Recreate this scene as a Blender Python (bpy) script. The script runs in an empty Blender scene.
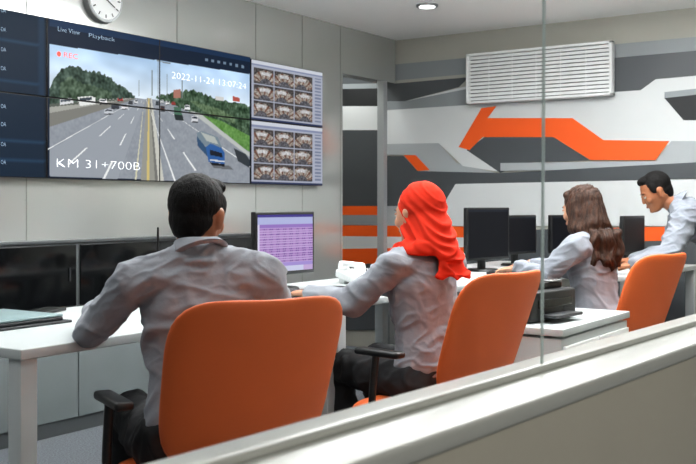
import bpy, bmesh, math, random
import numpy as np
from mathutils import Vector, Matrix, noise, Euler
random.seed(3)
S=bpy.context.scene
COL=S.collection
try:
    S.view_settings.view_transform='Standard'
    S.view_settings.look='None'
    S.view_settings.exposure=0.0
    S.view_settings.gamma=0.9
except Exception as e: print(e)

# ---------------------------------------------------------------- survey of the room
H=1.20; F=980.0; A=math.radians(34.1)
vd=(math.cos(A),math.sin(A)); rd=(math.sin(A),-math.cos(A)); HZ=205.0
def ray(px): 
    s=(px-348)/F
    return (vd[0]+s*rd[0], vd[1]+s*rd[1])
WY=4.20; WX=6.90; CEIL=2.557
def onY(px,py,Y=WY-0.045):      # point on a plane parallel to the video wall -> X,z
    a,b=ray(px); d=Y/b
    return (a*d, H-(py-HZ)*d/F)
def onX(px,py,X=WX):            # point on the striped end wall -> Y,z
    a,b=ray(px); d=X/a
    return (b*d, H-(py-HZ)*d/F)

# ---------------------------------------------------------------- materials
def lin(c):
    if isinstance(c,str):
        c=c.lstrip('#'); c=tuple(int(c[i:i+2],16) for i in (0,2,4))
    o=[]
    for v in c[:3]:
        v=v/255.0
        o.append(v/12.92 if v<=0.04045 else ((v+0.055)/1.055)**2.4)
    return tuple(o)
MC={}
def mat(name,color,rough=0.5,metal=0.0,var=0.0,scale=8.0,bump=0.0,bscale=None,emit=0.0,stretch=None,coat=0.0,spec=0.5,sheen=0.0):
    if name in MC: return MC[name]
    m=bpy.data.materials.new(name); m.use_nodes=True
    nt=m.node_tree; b=nt.nodes['Principled BSDF']
    c=lin(color)
    b.inputs['Base Color'].default_value=(*c,1)
    b.inputs['Roughness'].default_value=rough
    b.inputs['Metallic'].default_value=metal
    b.inputs['Specular IOR Level'].default_value=spec
    if coat: b.inputs['Coat Weight'].default_value=coat
    if sheen: b.inputs['Sheen Weight'].default_value=sheen
    if emit:
        b.inputs['Emission Color'].default_value=(*c,1); b.inputs['Emission Strength'].default_value=emit
    if var or bump:
        tc=nt.nodes.new('ShaderNodeTexCoord'); mp=nt.nodes.new('ShaderNodeMapping')
        if stretch: mp.inputs['Scale'].default_value=stretch
        nt.links.new(tc.outputs['Object'],mp.inputs['Vector'])
        if var:
            n=nt.nodes.new('ShaderNodeTexNoise'); n.inputs['Scale'].default_value=scale; n.inputs['Detail'].default_value=5
            nt.links.new(mp.outputs[0],n.inputs['Vector'])
            r=nt.nodes.new('ShaderNodeValToRGB')
            r.color_ramp.elements[0].position=0.3; r.color_ramp.elements[1].position=0.7
            r.color_ramp.elements[0].color=(*[max(0,x*(1-var)) for x in c],1)
            r.color_ramp.elements[1].color=(*[min(1,x*(1+var)) for x in c],1)
            nt.links.new(n.outputs['Fac'],r.inputs[0]); nt.links.new(r.outputs[0],b.inputs['Base Color'])
        if bump:
            n2=nt.nodes.new('ShaderNodeTexNoise'); n2.inputs['Scale'].default_value=bscale or scale; n2.inputs['Detail'].default_value=6
            nt.links.new(mp.outputs[0],n2.inputs['Vector'])
            bp=nt.nodes.new('ShaderNodeBump'); bp.inputs['Strength'].default_value=bump; bp.inputs['Distance'].default_value=0.01
            nt.links.new(n2.outputs['Fac'],bp.inputs['Height']); nt.links.new(bp.outputs[0],b.inputs['Normal'])
    MC[name]=m; return m
def attr_mat(name,strength):
    if name in MC: return MC[name]
    m=bpy.data.materials.new(name); m.use_nodes=True; nt=m.node_tree; b=nt.nodes['Principled BSDF']
    a=nt.nodes.new('ShaderNodeVertexColor'); a.layer_name='Col'
    b.inputs['Base Color'].default_value=(0.004,0.004,0.005,1); b.inputs['Roughness'].default_value=0.4; b.inputs['Specular IOR Level'].default_value=0.12
    nt.links.new(a.outputs['Color'],b.inputs['Emission Color']); b.inputs['Emission Strength'].default_value=strength
    MC[name]=m; return m

M_wall=mat('satin_metal_panel','#c4c6c3',0.17,metal=0.5,var=0.02,scale=1.5)
M_wall2=mat('beige_wall_paint','#b3b2a8',0.6,var=0.03,scale=2)
M_low=mat('grey_lower_panel','#505455',0.4,var=0.04,scale=3)
M_ceil=mat('ceiling_paint','#f8f8f6',0.8,var=0.01,scale=2)
M_white=mat('mural_white','#dadddd',0.4,var=0.02,scale=3)
M_pale=mat('mural_pale_grey','#adb2b4',0.4,var=0.02,scale=3)
M_lg=mat('mural_light_grey','#92989a',0.4,var=0.02,scale=3)
M_dg=mat('mural_dark_grey','#505457',0.4,var=0.03,scale=3)
M_bk=mat('mural_black','#202224',0.5)
M_or=mat('mural_orange','#f2621a',0.5,var=0.02,scale=3)
M_seam=mat('panel_seam','#6b6e6a',0.6)
M_carpet=mat('grey_carpet','#74797f',0.95,var=0.35,scale=120,bump=0.8,bscale=200)
M_desk=mat('white_laminate','#c8cece',0.35,var=0.02,scale=4)
M_deskg=mat('grey_laminate','#747b7c',0.5,var=0.03,scale=4)
M_ledge=mat('grey_ledge_laminate','#bfc1ba',0.3,var=0.02,scale=4)
M_lowwall=mat('cream_low_wall','#c2beaf',0.55,var=0.03,scale=3)
M_alu=mat('brushed_aluminium','#a7aaab',0.35,metal=0.8)
M_post=mat('pale_metal_post','#aeb2b3',0.35,metal=0.2)
M_black=mat('black_plastic','#141516',0.4,var=0.1,scale=30)
M_blackg=mat('black_gloss','#0c0e10',0.12)
M_dark=mat('dark_grey_plastic','#2b2d30',0.45)
M_wplastic=mat('white_plastic','#f6f8f7',0.35)
M_acback=mat('grille_shadow_grey','#4a4d4d',0.6)
M_orange=mat('orange_upholstery','#d8662a',0.55,var=0.03,scale=6,bump=0.12,bscale=400)
M_skinm=mat('skin_tan','#9a6546',0.5,var=0.05,scale=20)
M_skinw=mat('skin_light','#bd8f74',0.5,var=0.05,scale=20)
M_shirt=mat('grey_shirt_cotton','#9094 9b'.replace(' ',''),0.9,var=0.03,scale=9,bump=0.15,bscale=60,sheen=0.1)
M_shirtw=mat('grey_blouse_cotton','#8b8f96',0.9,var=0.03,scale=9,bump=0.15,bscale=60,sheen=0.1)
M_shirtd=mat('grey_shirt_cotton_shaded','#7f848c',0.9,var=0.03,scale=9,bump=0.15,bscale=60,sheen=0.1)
M_trous=mat('black_trousers','#17181b',0.8,var=0.1,scale=12,bump=0.3,bscale=15)
M_hair=mat('black_hair','#0c0a09',0.65,var=0.3,scale=60,bump=0.35,bscale=160,stretch=(2,2,1),spec=0.2)
M_hairb=mat('brown_hair','#3b2519',0.5,var=0.65,scale=30,bump=0.6,bscale=110,stretch=(3,3,0.3),spec=0.3)
M_brow=mat('eyebrow_dark','#2a1b14',0.8)
M_hijab=mat('red_headscarf_cloth','#c3321d',0.85,var=0.05,scale=8,bump=0.15,bscale=12,stretch=(1,1,0.4),spec=0.15)
M_eye=mat('eye_white','#d8d2ca',0.2); M_iris=mat('iris_brown','#20130c',0.2)
M_lip=mat('lip_rose','#8f5044',0.45)
M_txt=mat('screen_text_white','#f4f6f8',0.5,emit=1.0)
M_txtg=mat('screen_text_grey','#8fa6ba',0.5,emit=0.7)
M_red=mat('screen_text_red','#ff4030',0.5,emit=1.0)
M_scr=attr_mat('screen_picture',1.06)

# ---------------------------------------------------------------- mesh helpers
def mkobj(name,me,mats,parent=None,loc=None,rot=None):
    o=bpy.data.objects.new(name,me)
    if me is not None:
        for m in (mats if isinstance(mats,(list,tuple)) else [mats]): 
            if m: me.materials.append(m)
    COL.objects.link(o)
    if parent: o.parent=parent
    if loc is not None: o.location=loc
    if rot is not None: o.rotation_euler=rot
    return o
def root(name,loc,rz,label,cat,group=None):
    o=bpy.data.objects.new(name,None); o.empty_display_size=0.1; COL.objects.link(o)
    o.location=loc; o.rotation_euler=(0,0,rz); o['label']=label; o['category']=cat
    if group: o['group']=group
    return o
def tag(o,label,cat,group=None):
    o['label']=label; o['category']=cat
    if group: o['group']=group
    return o
def struct(o,label=None):
    o['kind']='structure'
    if label: o['label']=label; o['category']='room'
    return o
def add_box(bm,c,s,rot=None,bev=0.0,mi=0):
    t=bmesh.new(); bmesh.ops.create_cube(t,size=1.0)
    bmesh.ops.scale(t,vec=s,verts=t.verts)
    if bev>0: bmesh.ops.bevel(t,geom=list(t.edges),offset=bev,segments=3,affect='EDGES',profile=0.5)
    if rot is not None: bmesh.ops.rotate(t,cent=(0,0,0),matrix=Euler(rot).to_matrix(),verts=t.verts)
    bmesh.ops.translate(t,vec=c,verts=t.verts)
    for f in t.faces: f.material_index=mi
    merge(bm,t)
def merge(bm,t):
    me=bpy.data.meshes.new('t'); t.to_mesh(me); t.free(); bm.from_mesh(me); bpy.data.meshes.remove(me)
def add_cyl(bm,p0,p1,r0,r1=None,seg=24,mi=0,bev=0.0):
    r1=r0 if r1 is None else r1
    p0=Vector(p0);p1=Vector(p1);d=p1-p0
    t=bmesh.new(); bmesh.ops.create_cone(t,cap_ends=True,segments=seg,radius1=r0,radius2=r1,depth=d.length)
    if bev>0:
        es=[e for e in t.edges if len(e.link_faces)==2 and any(len(f.verts)>4 for f in e.link_faces)]
        bmesh.ops.bevel(t,geom=es,offset=bev,segments=2,affect='EDGES')
    bmesh.ops.transform(t,matrix=Matrix.Translation((p0+p1)/2)@d.to_track_quat('Z','Y').to_matrix().to_4x4(),verts=t.verts)
    for f in t.faces: f.material_index=mi
    merge(bm,t)
def done(bm,smooth=True,ang=35):
    me=bpy.data.meshes.new('m'); 
    bmesh.ops.recalc_face_normals(bm,faces=bm.faces)
    for f in bm.faces: f.smooth=smooth
    if smooth:
        for e in bm.edges:
            if len(e.link_faces)==2 and e.calc_face_angle(0)>math.radians(ang): e.smooth=False
    bm.to_mesh(me); bm.free(); return me
def box(name,c,s,m,parent=None,bev=0.0,rot=None):
    bm=bmesh.new(); add_box(bm,(0,0,0),s,bev=bev)
    o=mkobj(name,done(bm),m,parent,loc=c,rot=rot); return o
def tube(pts,r,closed=False,res=6):
    cu=bpy.data.curves.new('c','CURVE'); cu.dimensions='3D'; cu.bevel_depth=r; cu.bevel_resolution=res; cu.resolution_u=8; cu.use_fill_caps=True
    sp=cu.splines.new('NURBS'); sp.points.add(len(pts)-1)
    for p,q in zip(sp.points,pts): p.co=(*q,1)
    sp.order_u=3; sp.use_endpoint_u=not closed; sp.use_cyclic_u=closed
    o=bpy.data.objects.new('c',cu); COL.objects.link(o)
    dg=bpy.context.evaluated_depsgraph_get(); me=bpy.data.meshes.new_from_object(o.evaluated_get(dg))
    bpy.data.objects.remove(o)
    for p in me.polygons: p.use_smooth=True
    me.materials.clear()
    return me
def text(name,s,parent,x,z,y,w,h,m,thin=-0.012):
    """flat lettering facing -Y fitted in w x h (h = capital height), left-baseline at x,z"""
    cu=bpy.data.curves.new('t','FONT'); cu.body=s; cu.size=1; cu.resolution_u=3; cu.offset=thin
    o=bpy.data.objects.new('t',cu); COL.objects.link(o)
    dg=bpy.context.evaluated_depsgraph_get(); me=bpy.data.meshes.new_from_object(o.evaluated_get(dg))
    bpy.data.objects.remove(o)
    xs=[v.co.x for v in me.vertices]; ys=[v.co.y for v in me.vertices]
    sx=w/(max(xs)-min(xs)); sy=h/(max(ys)-min(0,min(ys)))
    x0=min(xs)
    for v in me.vertices: v.co=Vector(((v.co.x-x0)*sx,0,v.co.y*sy))
    me.materials.clear()
    return mkobj(name,me,m,parent,loc=(x,y,z))
def inside(X,Z,pts):
    r=np.zeros(X.shape,bool); n=len(pts); j=n-1
    for i in range(n):
        xi,zi=pts[i]; xj,zj=pts[j]
        c=((zi>Z)!=(zj>Z))
        with np.errstate(divide='ignore',invalid='ignore'):
            xx=(xj-xi)*(Z-zi)/((zj-zi) if zj!=zi else 1e-9)+xi
        r^=(c&(X<xx)); j=i
    return r
def raster(name,parent,x0,x1,z0,z1,y,nx,nz,fn,off=(0,0)):
    xs=np.linspace(x0,x1,nx+1); zs=np.linspace(z0,z1,nz+1)
    XX,ZZ=np.meshgrid(xs,zs)
    C=np.clip(fn(XX+off[0],ZZ+off[1]).reshape(-1,3),0,255)/255.0
    C=np.where(C<=0.04045,C/12.92,((C+0.055)/1.055)**2.4)
    V=np.stack([XX.ravel(),np.full(XX.size,y),ZZ.ravel()],1)
    Fc=[(j*(nx+1)+i,j*(nx+1)+i+1,(j+1)*(nx+1)+i+1,(j+1)*(nx+1)+i) for j in range(nz) for i in range(nx)]
    me=bpy.data.meshes.new(name); me.from_pydata(V.tolist(),[],Fc)
    ca=me.color_attributes.new('Col','FLOAT_COLOR','POINT')
    ca.data.foreach_set('color',np.concatenate([C,np.ones((len(C),1))],1).astype(np.float32).ravel())
    return mkobj(name,me,M_scr,parent)

# ---------------------------------------------------------------- room shell
X0=-1.2
def plane_box(name,x0,x1,y0,y1,z0,z1,m,label):
    o=box(name,((x0+x1)/2,(y0+y1)/2,(z0+z1)/2),(x1-x0,y1-y0,z1-z0),m); return struct(o,label)
plane_box('floor',X0-0.1,WX+0.1,-1.6,5.3,-0.1,0,M_carpet,'grey speckled office carpet')
plane_box('ceiling',X0-0.1,WX+0.1,-1.6,5.3,CEIL,CEIL+0.1,M_ceil,'white plaster ceiling')
OX=6.13
bm=bmesh.new()
add_box(bm,((X0+OX)/2,WY+0.06,CEIL/2),(OX-X0,0.12,CEIL))
add_box(bm,((OX+WX)/2,WY+0.06,(2.2+CEIL)/2),(WX-OX,0.12,CEIL-2.2))
for sx in (0.4,1.4,2.4,3.25,4.35,5.10,5.62,6.1):   # panel joints
    add_box(bm,(sx,WY-0.0005,CEIL/2),(0.005,0.002,CEIL),mi=1)
w=mkobj('wall_video',done(bm,False),[M_wall,M_seam]); struct(w,'light satin metal panel wall with vertical joints')
# recess beyond
plane_box('wall_recess',OX-0.12,OX,WY+0.12,5.3,0,CEIL,M_wall2,'recess side wall')
plane_box('wall_recess_end',OX,WX,5.18,5.3,0,CEIL,M_wall2,'recess end wall')
plane_box('trim_1',6.70,6.755,WY-0.01,WY+0.05,0,2.2,M_post,'pale metal post at the opening')
plane_box('baseboard_video',X0,OX,WY-0.015,WY,0,0.09,M_white,'pale skirting board')
# end wall with geometric mural
plane_box('wall_end',WX+0.02,WX+0.12,-1.6,5.3,0,CEIL,M_wall2,'beige end wall')
mural=[
 (0,[(330,40),(700,4),(700,42),(330,72)]),
 (2,[(330,70),(700,36),(700,53),(330,86)]),
 (3,[(330,60),(386,60),(386,84),(330,84)]),
 (2,[(330,84),(386,83),(386,88),(330,89)]),
 (4,[(330,89),(386,88),(386,106),(330,106)]),
 (3,[(386,84),(468,77),(458,87),(404,101),(386,101)]),
 (1,[(386,101),(404,101),(470,85),(480,100),(620,90),(655,79),(700,75),(700,145),(386,145)]),
 (2,[(386,101),(404,101),(470,88),(480,104),(386,110)]),
 (3,[(610,58),(700,50),(700,75),(655,79),(640,90),(610,92)]),
 (1,[(330,106),(386,106),(386,130),(330,130)]),
 (3,[(330,130),(386,130),(386,207),(330,206)]),
 (2,[(664,92),(700,88),(700,98),(664,99)]),
 (4,[(664,98),(700,94),(700,120),(683,120)]),
 (6,[(386,144),(438,143),(456,163),(500,174),(470,176),(418,171),(404,155),(386,155)]),
 (5,[(403,155),(415,155),(429,170),(417,171)]),
 (1,[(438,143),(462,143),(500,172),(462,166)]),
 (3,[(466,150),(484,137),(553,137),(589,160),(520,163),(500,173)]),
 (5,[(458,147),(481,108),(496,106),(487,118),(572,118),(603,140),(669,141),(655,160),(590,160),(553,137),(482,137),(469,150)]),
 (6,[(500,163),(656,161),(671,141),(700,141),(700,162),(660,168),(500,171)]),
 (3,[(386,156),(403,156),(417,171),(500,173),(700,162),(700,178),(560,184),(455,184),(442,206),(386,206)]),
 (1,[(455,184),(700,179),(700,226),(432,226),(442,206)]),
 (5,[(330,206),(386,206),(386,215),(330,215)]),
 (2,[(330,215),(386,215),(386,225),(330,225)]),
 (6,[(386,206),(442,206),(434,226),(386,226)]),
 (5,[(330,225),(502,227),(508,238),(330,236)]),
 (1,[(330,236),(508,238),(512,248),(330,249)]),
 (5,[(330,249),(476,247),(468,260),(330,265)]),
 (3,[(512,230),(700,226),(700,262),(470,262),(478,247),(512,248)]),
 (5,[(604,228),(700,226),(700,240),(596,242)]),
 (3,[(330,265),(450,262),(700,250),(700,330),(330,330)]),
]
mm=[M_wall2,M_white,M_lg,M_dg,M_bk,M_or,M_pale]
verts=[];faces=[];mi=[]
for k,(m,pts) in enumerate(mural):
    b=len(verts)
    for p in pts:
        Y,z=onX(*p); verts.append((WX+0.0195-0.0006*(k+1),Y,max(z,0.02)))
    faces.append(list(range(b,b+len(pts)))); mi.append(m)
me=bpy.data.meshes.new('mural'); me.from_pydata(verts,[],faces)
for p,m in zip(me.polygons,mi): p.material_index=m
o=mkobj('trim_2',me,mm); struct(o,'orange, grey and white angular mural panels')

# front low partition wall (slightly skewed) with ledge and glass edge
ang=math.radians(-3.2)
FP=root('wall_front',(1.014,0.60,0),ang,'low cream partition wall with laminate ledge','wall'); FP['kind']='structure'
bx=lambda n,c,s,m,b=0.0: struct(box(n,c,s,m,FP,b))
bx('wall_front_base',(1.5,-0.003,0.4625),(8.2,0.156,0.925),M_lowwall)
bx('trim_3',(1.5,-0.003,0.9375),(8.3,0.164,0.025),M_ledge,0.006)
bx('trim_4',(1.5,0.01,0.955),(8.3,0.018,0.010),M_ledge,0.002)
M_gedge=mat('glass_edge_green','#b9c6c2',0.15,emit=0.12)  # faint glow put into the material so the edge shows as a bright line
for k,(sx,wd_) in enumerate(((0.380,0.0022),(0.386,0.0012))):
    o=bx('trim_%d'%(5+k),(sx+0.008,0.01,1.74),(wd_,wd_,1.56),M_gedge); o.rotation_euler=(0,math.radians(0.8),0)

# ---------------------------------------------------------------- displays
VY=WY-0.05
xA0=onY(-60,100,VY)[0]; xA=onY(47.5,100,VY)[0]; xB=onY(160,100,VY)[0]; xC=onY(251,100,VY)[0]; xD=onY(323,100,VY)[0]
zT=onY(160,39.2,VY)[1]; zB=onY(160,181.5,VY)[1]; zM=(zT+zB)/2+0.005
W=lambda px,py: onY(px,py,VY)
def Wp(l): return [W(*p) for p in l]
def nfield(X,Z,fx,fz,s):
    return np.vectorize(lambda a,b: noise.noise(Vector((a*fx,b*fz,s))))(X,Z)
def traffic(X,Z):
    rnd=random.Random(5)
    C=np.zeros(X.shape+(3,)); C[:]=(14,32,54)
    def fill(l,c):
        m=inside(X,Z,Wp(l)); C[m]=c; return m
    def jag(top,bot,amp):
        out=[]
        for (a,b),(c,d) in zip(top[:-1],top[1:]):
            n_=max(2,int(abs(c-a)/1.6))
            for i in range(n_):
                t=i/n_; out.append((a+(c-a)*t,b+(d-b)*t+rnd.uniform(-amp,amp)))
        out.append(top[-1]); return out+bot
    tex=nfield(X,Z,60,60,2.0)[...,None]; tex2=nfield(X,Z,22,30,7.0)[...,None]
    def foliage(l,c,a=40):
        m=inside(X,Z,Wp(l)); C[m]=np.clip(np.array(c)+tex*a+tex2*a,0,255)[m]
    fill([(50,17),(251,54),(251,62),(50,26)],(22,50,82))
    m=fill([(50,44),(250,74),(250,183.5),(50,176)],(205,217,228))
    zt=W(50,44)[1]; zh=W(50,100)[1]
    t=np.clip((zt-Z)/(zt-zh),0,1)[...,None]
    nz=nfield(X,Z,3,8,1.3)[...,None]+0.5*nfield(X,Z,9,18,3.3)[...,None]
    sky=np.array((180,208,236))*(1-t)+np.array((234,240,244))*t+nz*30
    C[m]=np.clip(sky,0,252)[m]
    m=inside(X,Z,Wp([(50,104),(135,98),(170,101),(205,115),(250,150),(250,183.5),(50,176)])); C[m]=(np.array((146,152,160))+tex*8+tex2*8)[m]
    foliage(jag([(50,88),(54,78),(60,70),(68,66),(78,67),(90,72),(100,72),(110,77),(120,85),(128,91),(135,96)],[(135,98),(120,100),(50,104)],1.6),(56,76,64),44)
    foliage(jag([(60,84),(70,76),(84,84),(96,86),(112,92)],[(112,98),(60,101)],1.2),(72,92,72),40)
    foliage(jag([(156,97),(166,94),(180,91),(194,90),(204,94),(222,100),(236,102),(250,106)],[(250,150),(222,130),(200,116),(172,104),(158,99)],1.4),(64,88,66),44)
    foliage(jag([(190,100),(205,104),(222,110),(235,118)],[(235,124),(205,112)],1),(94,116,86),40)
    foliage([(192,112),(222,121),(250,136),(250,152),(225,136)],(98,142,74),24)
    fill([(190,111),(200,113),(250,153),(250,157)],(184,188,186))
    fill([(174,90),(181,89),(181,98),(174,98)],(170,120,106))
    fill([(216,96),(224,97),(224,101),(216,100)],(206,206,204)); fill([(233,96),(240,98),(240,102),(233,101)],(176,84,72))
    fill([(50,104),(120,98.5),(136,98),(50,122)],(166,167,160))
    fill([(50,113),(134,98),(137,98.5),(50,127)],(128,128,122))
    fill([(50,104),(118,99),(118,100.5),(50,107)],(92,98,90))
    fill([(138,99),(146,99),(118,179),(50,176),(50,150)],(154,160,168))
    fill([(147,98),(151,98),(160,181.5),(141,180.5)],(152,152,144))
    fill([(148.5,98),(149.6,98),(149.6,181),(147,181)],(204,186,122))
    fill([(150.5,98),(152,98),(164.5,182),(158,182)],(198,198,190))
    fill([(150.0,98),(150.6,98),(158.5,182),(155.5,182)],(120,120,116))
    vp=(145,95)
    def lane(bx_,by,ts,wd,c=(230,232,232)):
        for t0,t1 in ts:
            p=lambda t,s:(vp[0]+(bx_-vp[0])*t+s*wd*t, vp[1]+(by-vp[1])*t)
            fill([p(t0,-1),p(t0,1),p(t1,1),p(t1,-1)],c)
    dash=[(0.08,0.11),(0.14,0.18),(0.23,0.3),(0.38,0.5),(0.64,0.85)]
    lane(55,177,dash,1.5); lane(104,179,[(0.06,0.1),(0.14,0.19),(0.26,0.34),(0.46,0.6),(0.8,1.0)],1.3)
    lane(20,165,[(0.05,1.0)],1.3); lane(136,180,[(0.05,1.0)],0.9,(205,202,176))
    lane(205,184,dash+[(0.95,1.0)],1.3); lane(176,183,[(0.05,1)],0.9); lane(285,190,[(0.06,1)],1.2)
    for a,b,c in ((158,60,97),(167,74,98),(139,80,96),(152,70,96),(182,80,98)):
        fill([(a,b),(a+0.8,b),(a+0.8,c),(a,c)],(120,128,130))
    fill([(157,60),(171,63),(171,64.2),(157,61.2)],(130,136,138))
    # vehicles
    def car(x,y,w,h,c):
        fill([(x,y),(x+w,y),(x+w*1.08,y+h),(x-w*0.08,y+h)],c); fill([(x+w*0.1,y+h*0.12),(x+w*0.9,y+h*0.12),(x+w*0.95,y+h*0.42),(x+w*0.05,y+h*0.42)],(50,58,68)); fill([(x-w*0.05,y+h*0.9),(x+w*1.05,y+h*0.9),(x+w*1.05,y+h*1.1),(x-w*0.05,y+h*1.1)],(40,42,46))
    fill([(78,97),(92,96),(96,98),(96,104),(80,106)],(226,228,226)); fill([(80,98),(92,97),(92,100),(80,101)],(60,70,80))
    fill([(60,99),(72,98),(74,103),(60,105)],(214,216,218)); fill([(61,100),(71,99),(71,101),(61,102)],(70,80,90))
    car(100,99,7,5,(238,238,238)); car(112,103.5,7,5,(60,64,72)); car(122,105,6,4,(225,225,228)); car(129,101,4,3,(70,72,76)); car(118,98,5,3,(176,64,54)); car(135,100,3,3,(220,220,220)); car(105,109,8,5,(196,200,206))
    fill([(174,107),(181,107),(183,118),(175,118)],(74,112,92)); fill([(174,114),(183,115),(184,121),(176,120)],(40,50,50))
    car(161,106,4,5,(90,60,54)); car(166,101,3.5,3.5,(230,230,230)); car(156,101,3,4,(60,66,70)); car(161,100,3,3,(214,216,218))
    car(185,105,5,5,(226,228,230)); car(192,116,6,6,(208,210,214)); car(172,102,3.5,3,(170,60,50))
    # blue lorry: open cargo body then cab
    fill([(210,162),(230,166),(234,170),(214,168)],(104,108,112))
    fill([(197,133),(202,131),(218,137),(222,147),(222,150),(206,146),(198,141)],(120,136,146))
    fill([(197,136),(206,147),(208,157),(198,146)],(52,84,116))
    fill([(201,132),(215,137),(219,144.5),(207,141)],(176,182,178))
    fill([(206,147),(211,143.5),(222,148),(225,153),(225,164),(209,162)],(48,96,156)); fill([(210,149.5),(222,153),(223,157.5),(210.5,155)],(20,28,42))
    fill([(210,159),(225,161),(225,162.4),(210,160.6)],(204,208,212))
    fill([(210,162.5),(225,164),(225,166.5),(212,165)],(20,20,22))
    fill([(234,148),(246,154),(250,160),(250,168),(238,161)],(52,60,66)) 
    for px in (207,213,219,225,231,237,243):
        y=47+0.195*(px-204)+4
        fill([(px-1.3,y+6.5),(px+1.3,y+7),(px+1.3,y+9.6),(px-1.3,y+9.2)],(120,140,158))
    return C
def sidepanel(X,Z):
    C=np.zeros(X.shape+(3,)); C[:]=(16,38,58)
    for r in range(9):
        z=zT-0.05-r*0.1
        m=(Z<z)&(Z>z-0.006); C[m]=(30,62,88)
    m=(X>xA-0.012); C[m]=(8,14,22)
    m=(X>xA-0.05)&(X<xA-0.012)&(Z>zM); C[m]=(26,52,76)
    return C
def cctv_fn(z0,z1,sd):
    def fn(X,Z):
        C=np.zeros(X.shape+(3,)); C[:]=(168,173,188)
        U=(X-xC)/(xD-xC); V=(z1-Z)/(z1-z0)
        C[(V<0.07)]=(200,204,213)
        C[(V<0.10)&(V>0.07)]=(134,142,168)
        nx,ny=3,3
        u=(U-0.03)/0.82*nx; v=(V-0.12)/0.82*ny
        iu=np.floor(u); iv=np.floor(v); fu=u-iu; fv=v-iv
        ok=(iu>=0)&(iu<nx)&(iv>=0)&(iv<ny)&(fu>0.03)&(fu<0.98)&(fv>0.04)&(fv<0.97)
        tx=nfield(X,Z,140,140,sd)[...,None]; ty=nfield(X,Z,50,60,sd+9)[...,None]
        def put(m,c,a=60): C[m]=np.clip(np.array(c)+tx*a+ty*a*0.7,0,255)[m]
        put(ok,(74,70,69))
        cxn=0.5+0.12*np.sin(iu*2.1+iv*1.7+sd)
        dx=(fu-cxn); dy=(fv-1.02)
        r=np.sqrt((dx*1.3)**2+dy**2); a=np.arctan2(dx,-dy)
        fan=ok&(r<0.88)&(np.abs(a)<1.2)
        put(fan,(148,140,132),80)
        st=fan&(np.abs(np.mod(a*2.2+0.5+iu*0.3,1)-0.5)<0.14)&(r>0.3); put(st,(112,76,62),40)
        put(ok&(r<0.4),(88,88,94)); put(fan&(r>0.6)&(r<0.8)&(np.abs(a)<0.35),(190,190,192),40)
        side=(U>0.88)&(V>0.13)&(V<0.93)&(np.mod(V*17,1)<0.5)&(U<0.97); C[side]=(120,128,150)
        C[(V>0.955)]=(50,60,90)
        return C
    return fn
GRP='video wall display panels'
def display(xa,xb,za,zb,fn,nx,nz,label):
    r=root('display_panel',((xa+xb)/2,WY,za),0,label,'display screen',GRP)
    ox,oz=(xa+xb)/2,za
    bm=bmesh.new(); add_box(bm,(0,-0.0235,(zb-za)/2),(xb-xa-0.002,0.045,zb-za-0.002),bev=0.002)
    mkobj('bezel',done(bm),M_black,r)
    b=0.0045
    raster('screen',r,xa-ox+b,xb-ox-b,b,zb-za-b,-0.0475,nx,nz,fn,(ox,oz))
    return r,ox,oz
pA1=display(xA0,xA,zM,zT,sidepanel,30,30,'wall display showing dark blue camera list')
pA2=display(xA0,xA,zB,zM,sidepanel,30,30,'wall display showing dark blue list continuation')
pB1=display(xA,xB,zM,zT,traffic,190,100,'wall display showing motorway sky, trees and red REC mark')
pB2=display(xA,xB,zB,zM,traffic,190,100,'wall display showing motorway lanes with kilometre caption')
pC1=display(xB,xC,zM,zT,traffic,190,100,'wall display showing motorway sky with date and time')
pC2=display(xB,xC,zB,zM,traffic,190,100,'wall display showing motorway with blue truck')
pD1=display(xC+0.004,xD,zM,zT-0.01,cctv_fn(zM,zT-0.01,1.0),160,110,'wall display showing upper grid of camera pictures')
pD2=display(xC+0.004,xD,zB,zM,cctv_fn(zB,zM,4.0),160,110,'wall display showing lower grid of camera pictures')
def cap(p,s,pl,pr,h,m,name='caption',thin=-0.012):
    x,z=W(*pl); x2,_=W(*pr); d=WY/ray(pl[0])[1]
    text(name,s,p[0],x-p[1],z-p[2],-0.0495,x2-x,h*d/F,m,thin)
cap(pB2,'KM 31+700B',(57,167),(140,170),8.4,M_txt,thin=-0.026)
cap(pB1,'REC',(64,57),(78,59),4.8,M_red)
bm=bmesh.new(); add_cyl(bm,(0,0,0),(0,-0.001,0),0.013); x,z=W(59,54); mkobj('record_dot',done(bm),M_red,pB1[0],loc=(x-pB1[1],-0.049,z-pB1[2]))
cap(pB1,'Live View',(58,31),(80,35),4.6,M_txtg)
cap(pB1,'Playback',(89,37),(115,42),5.2,M_txtg)
cap(pC1,'2022-11-24 13:07:24',(172,78),(246,92),6.2,M_txt,thin=-0.025)
for k,yy in enumerate((12,31,51,70)): cap(pA1,'OA',(1,yy),(6,yy),4,M_txtg)
for k,yy in enumerate((108,126,146,164)): cap(pA2,'OA',(1,yy),(6,yy),4,M_txtg)

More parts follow.
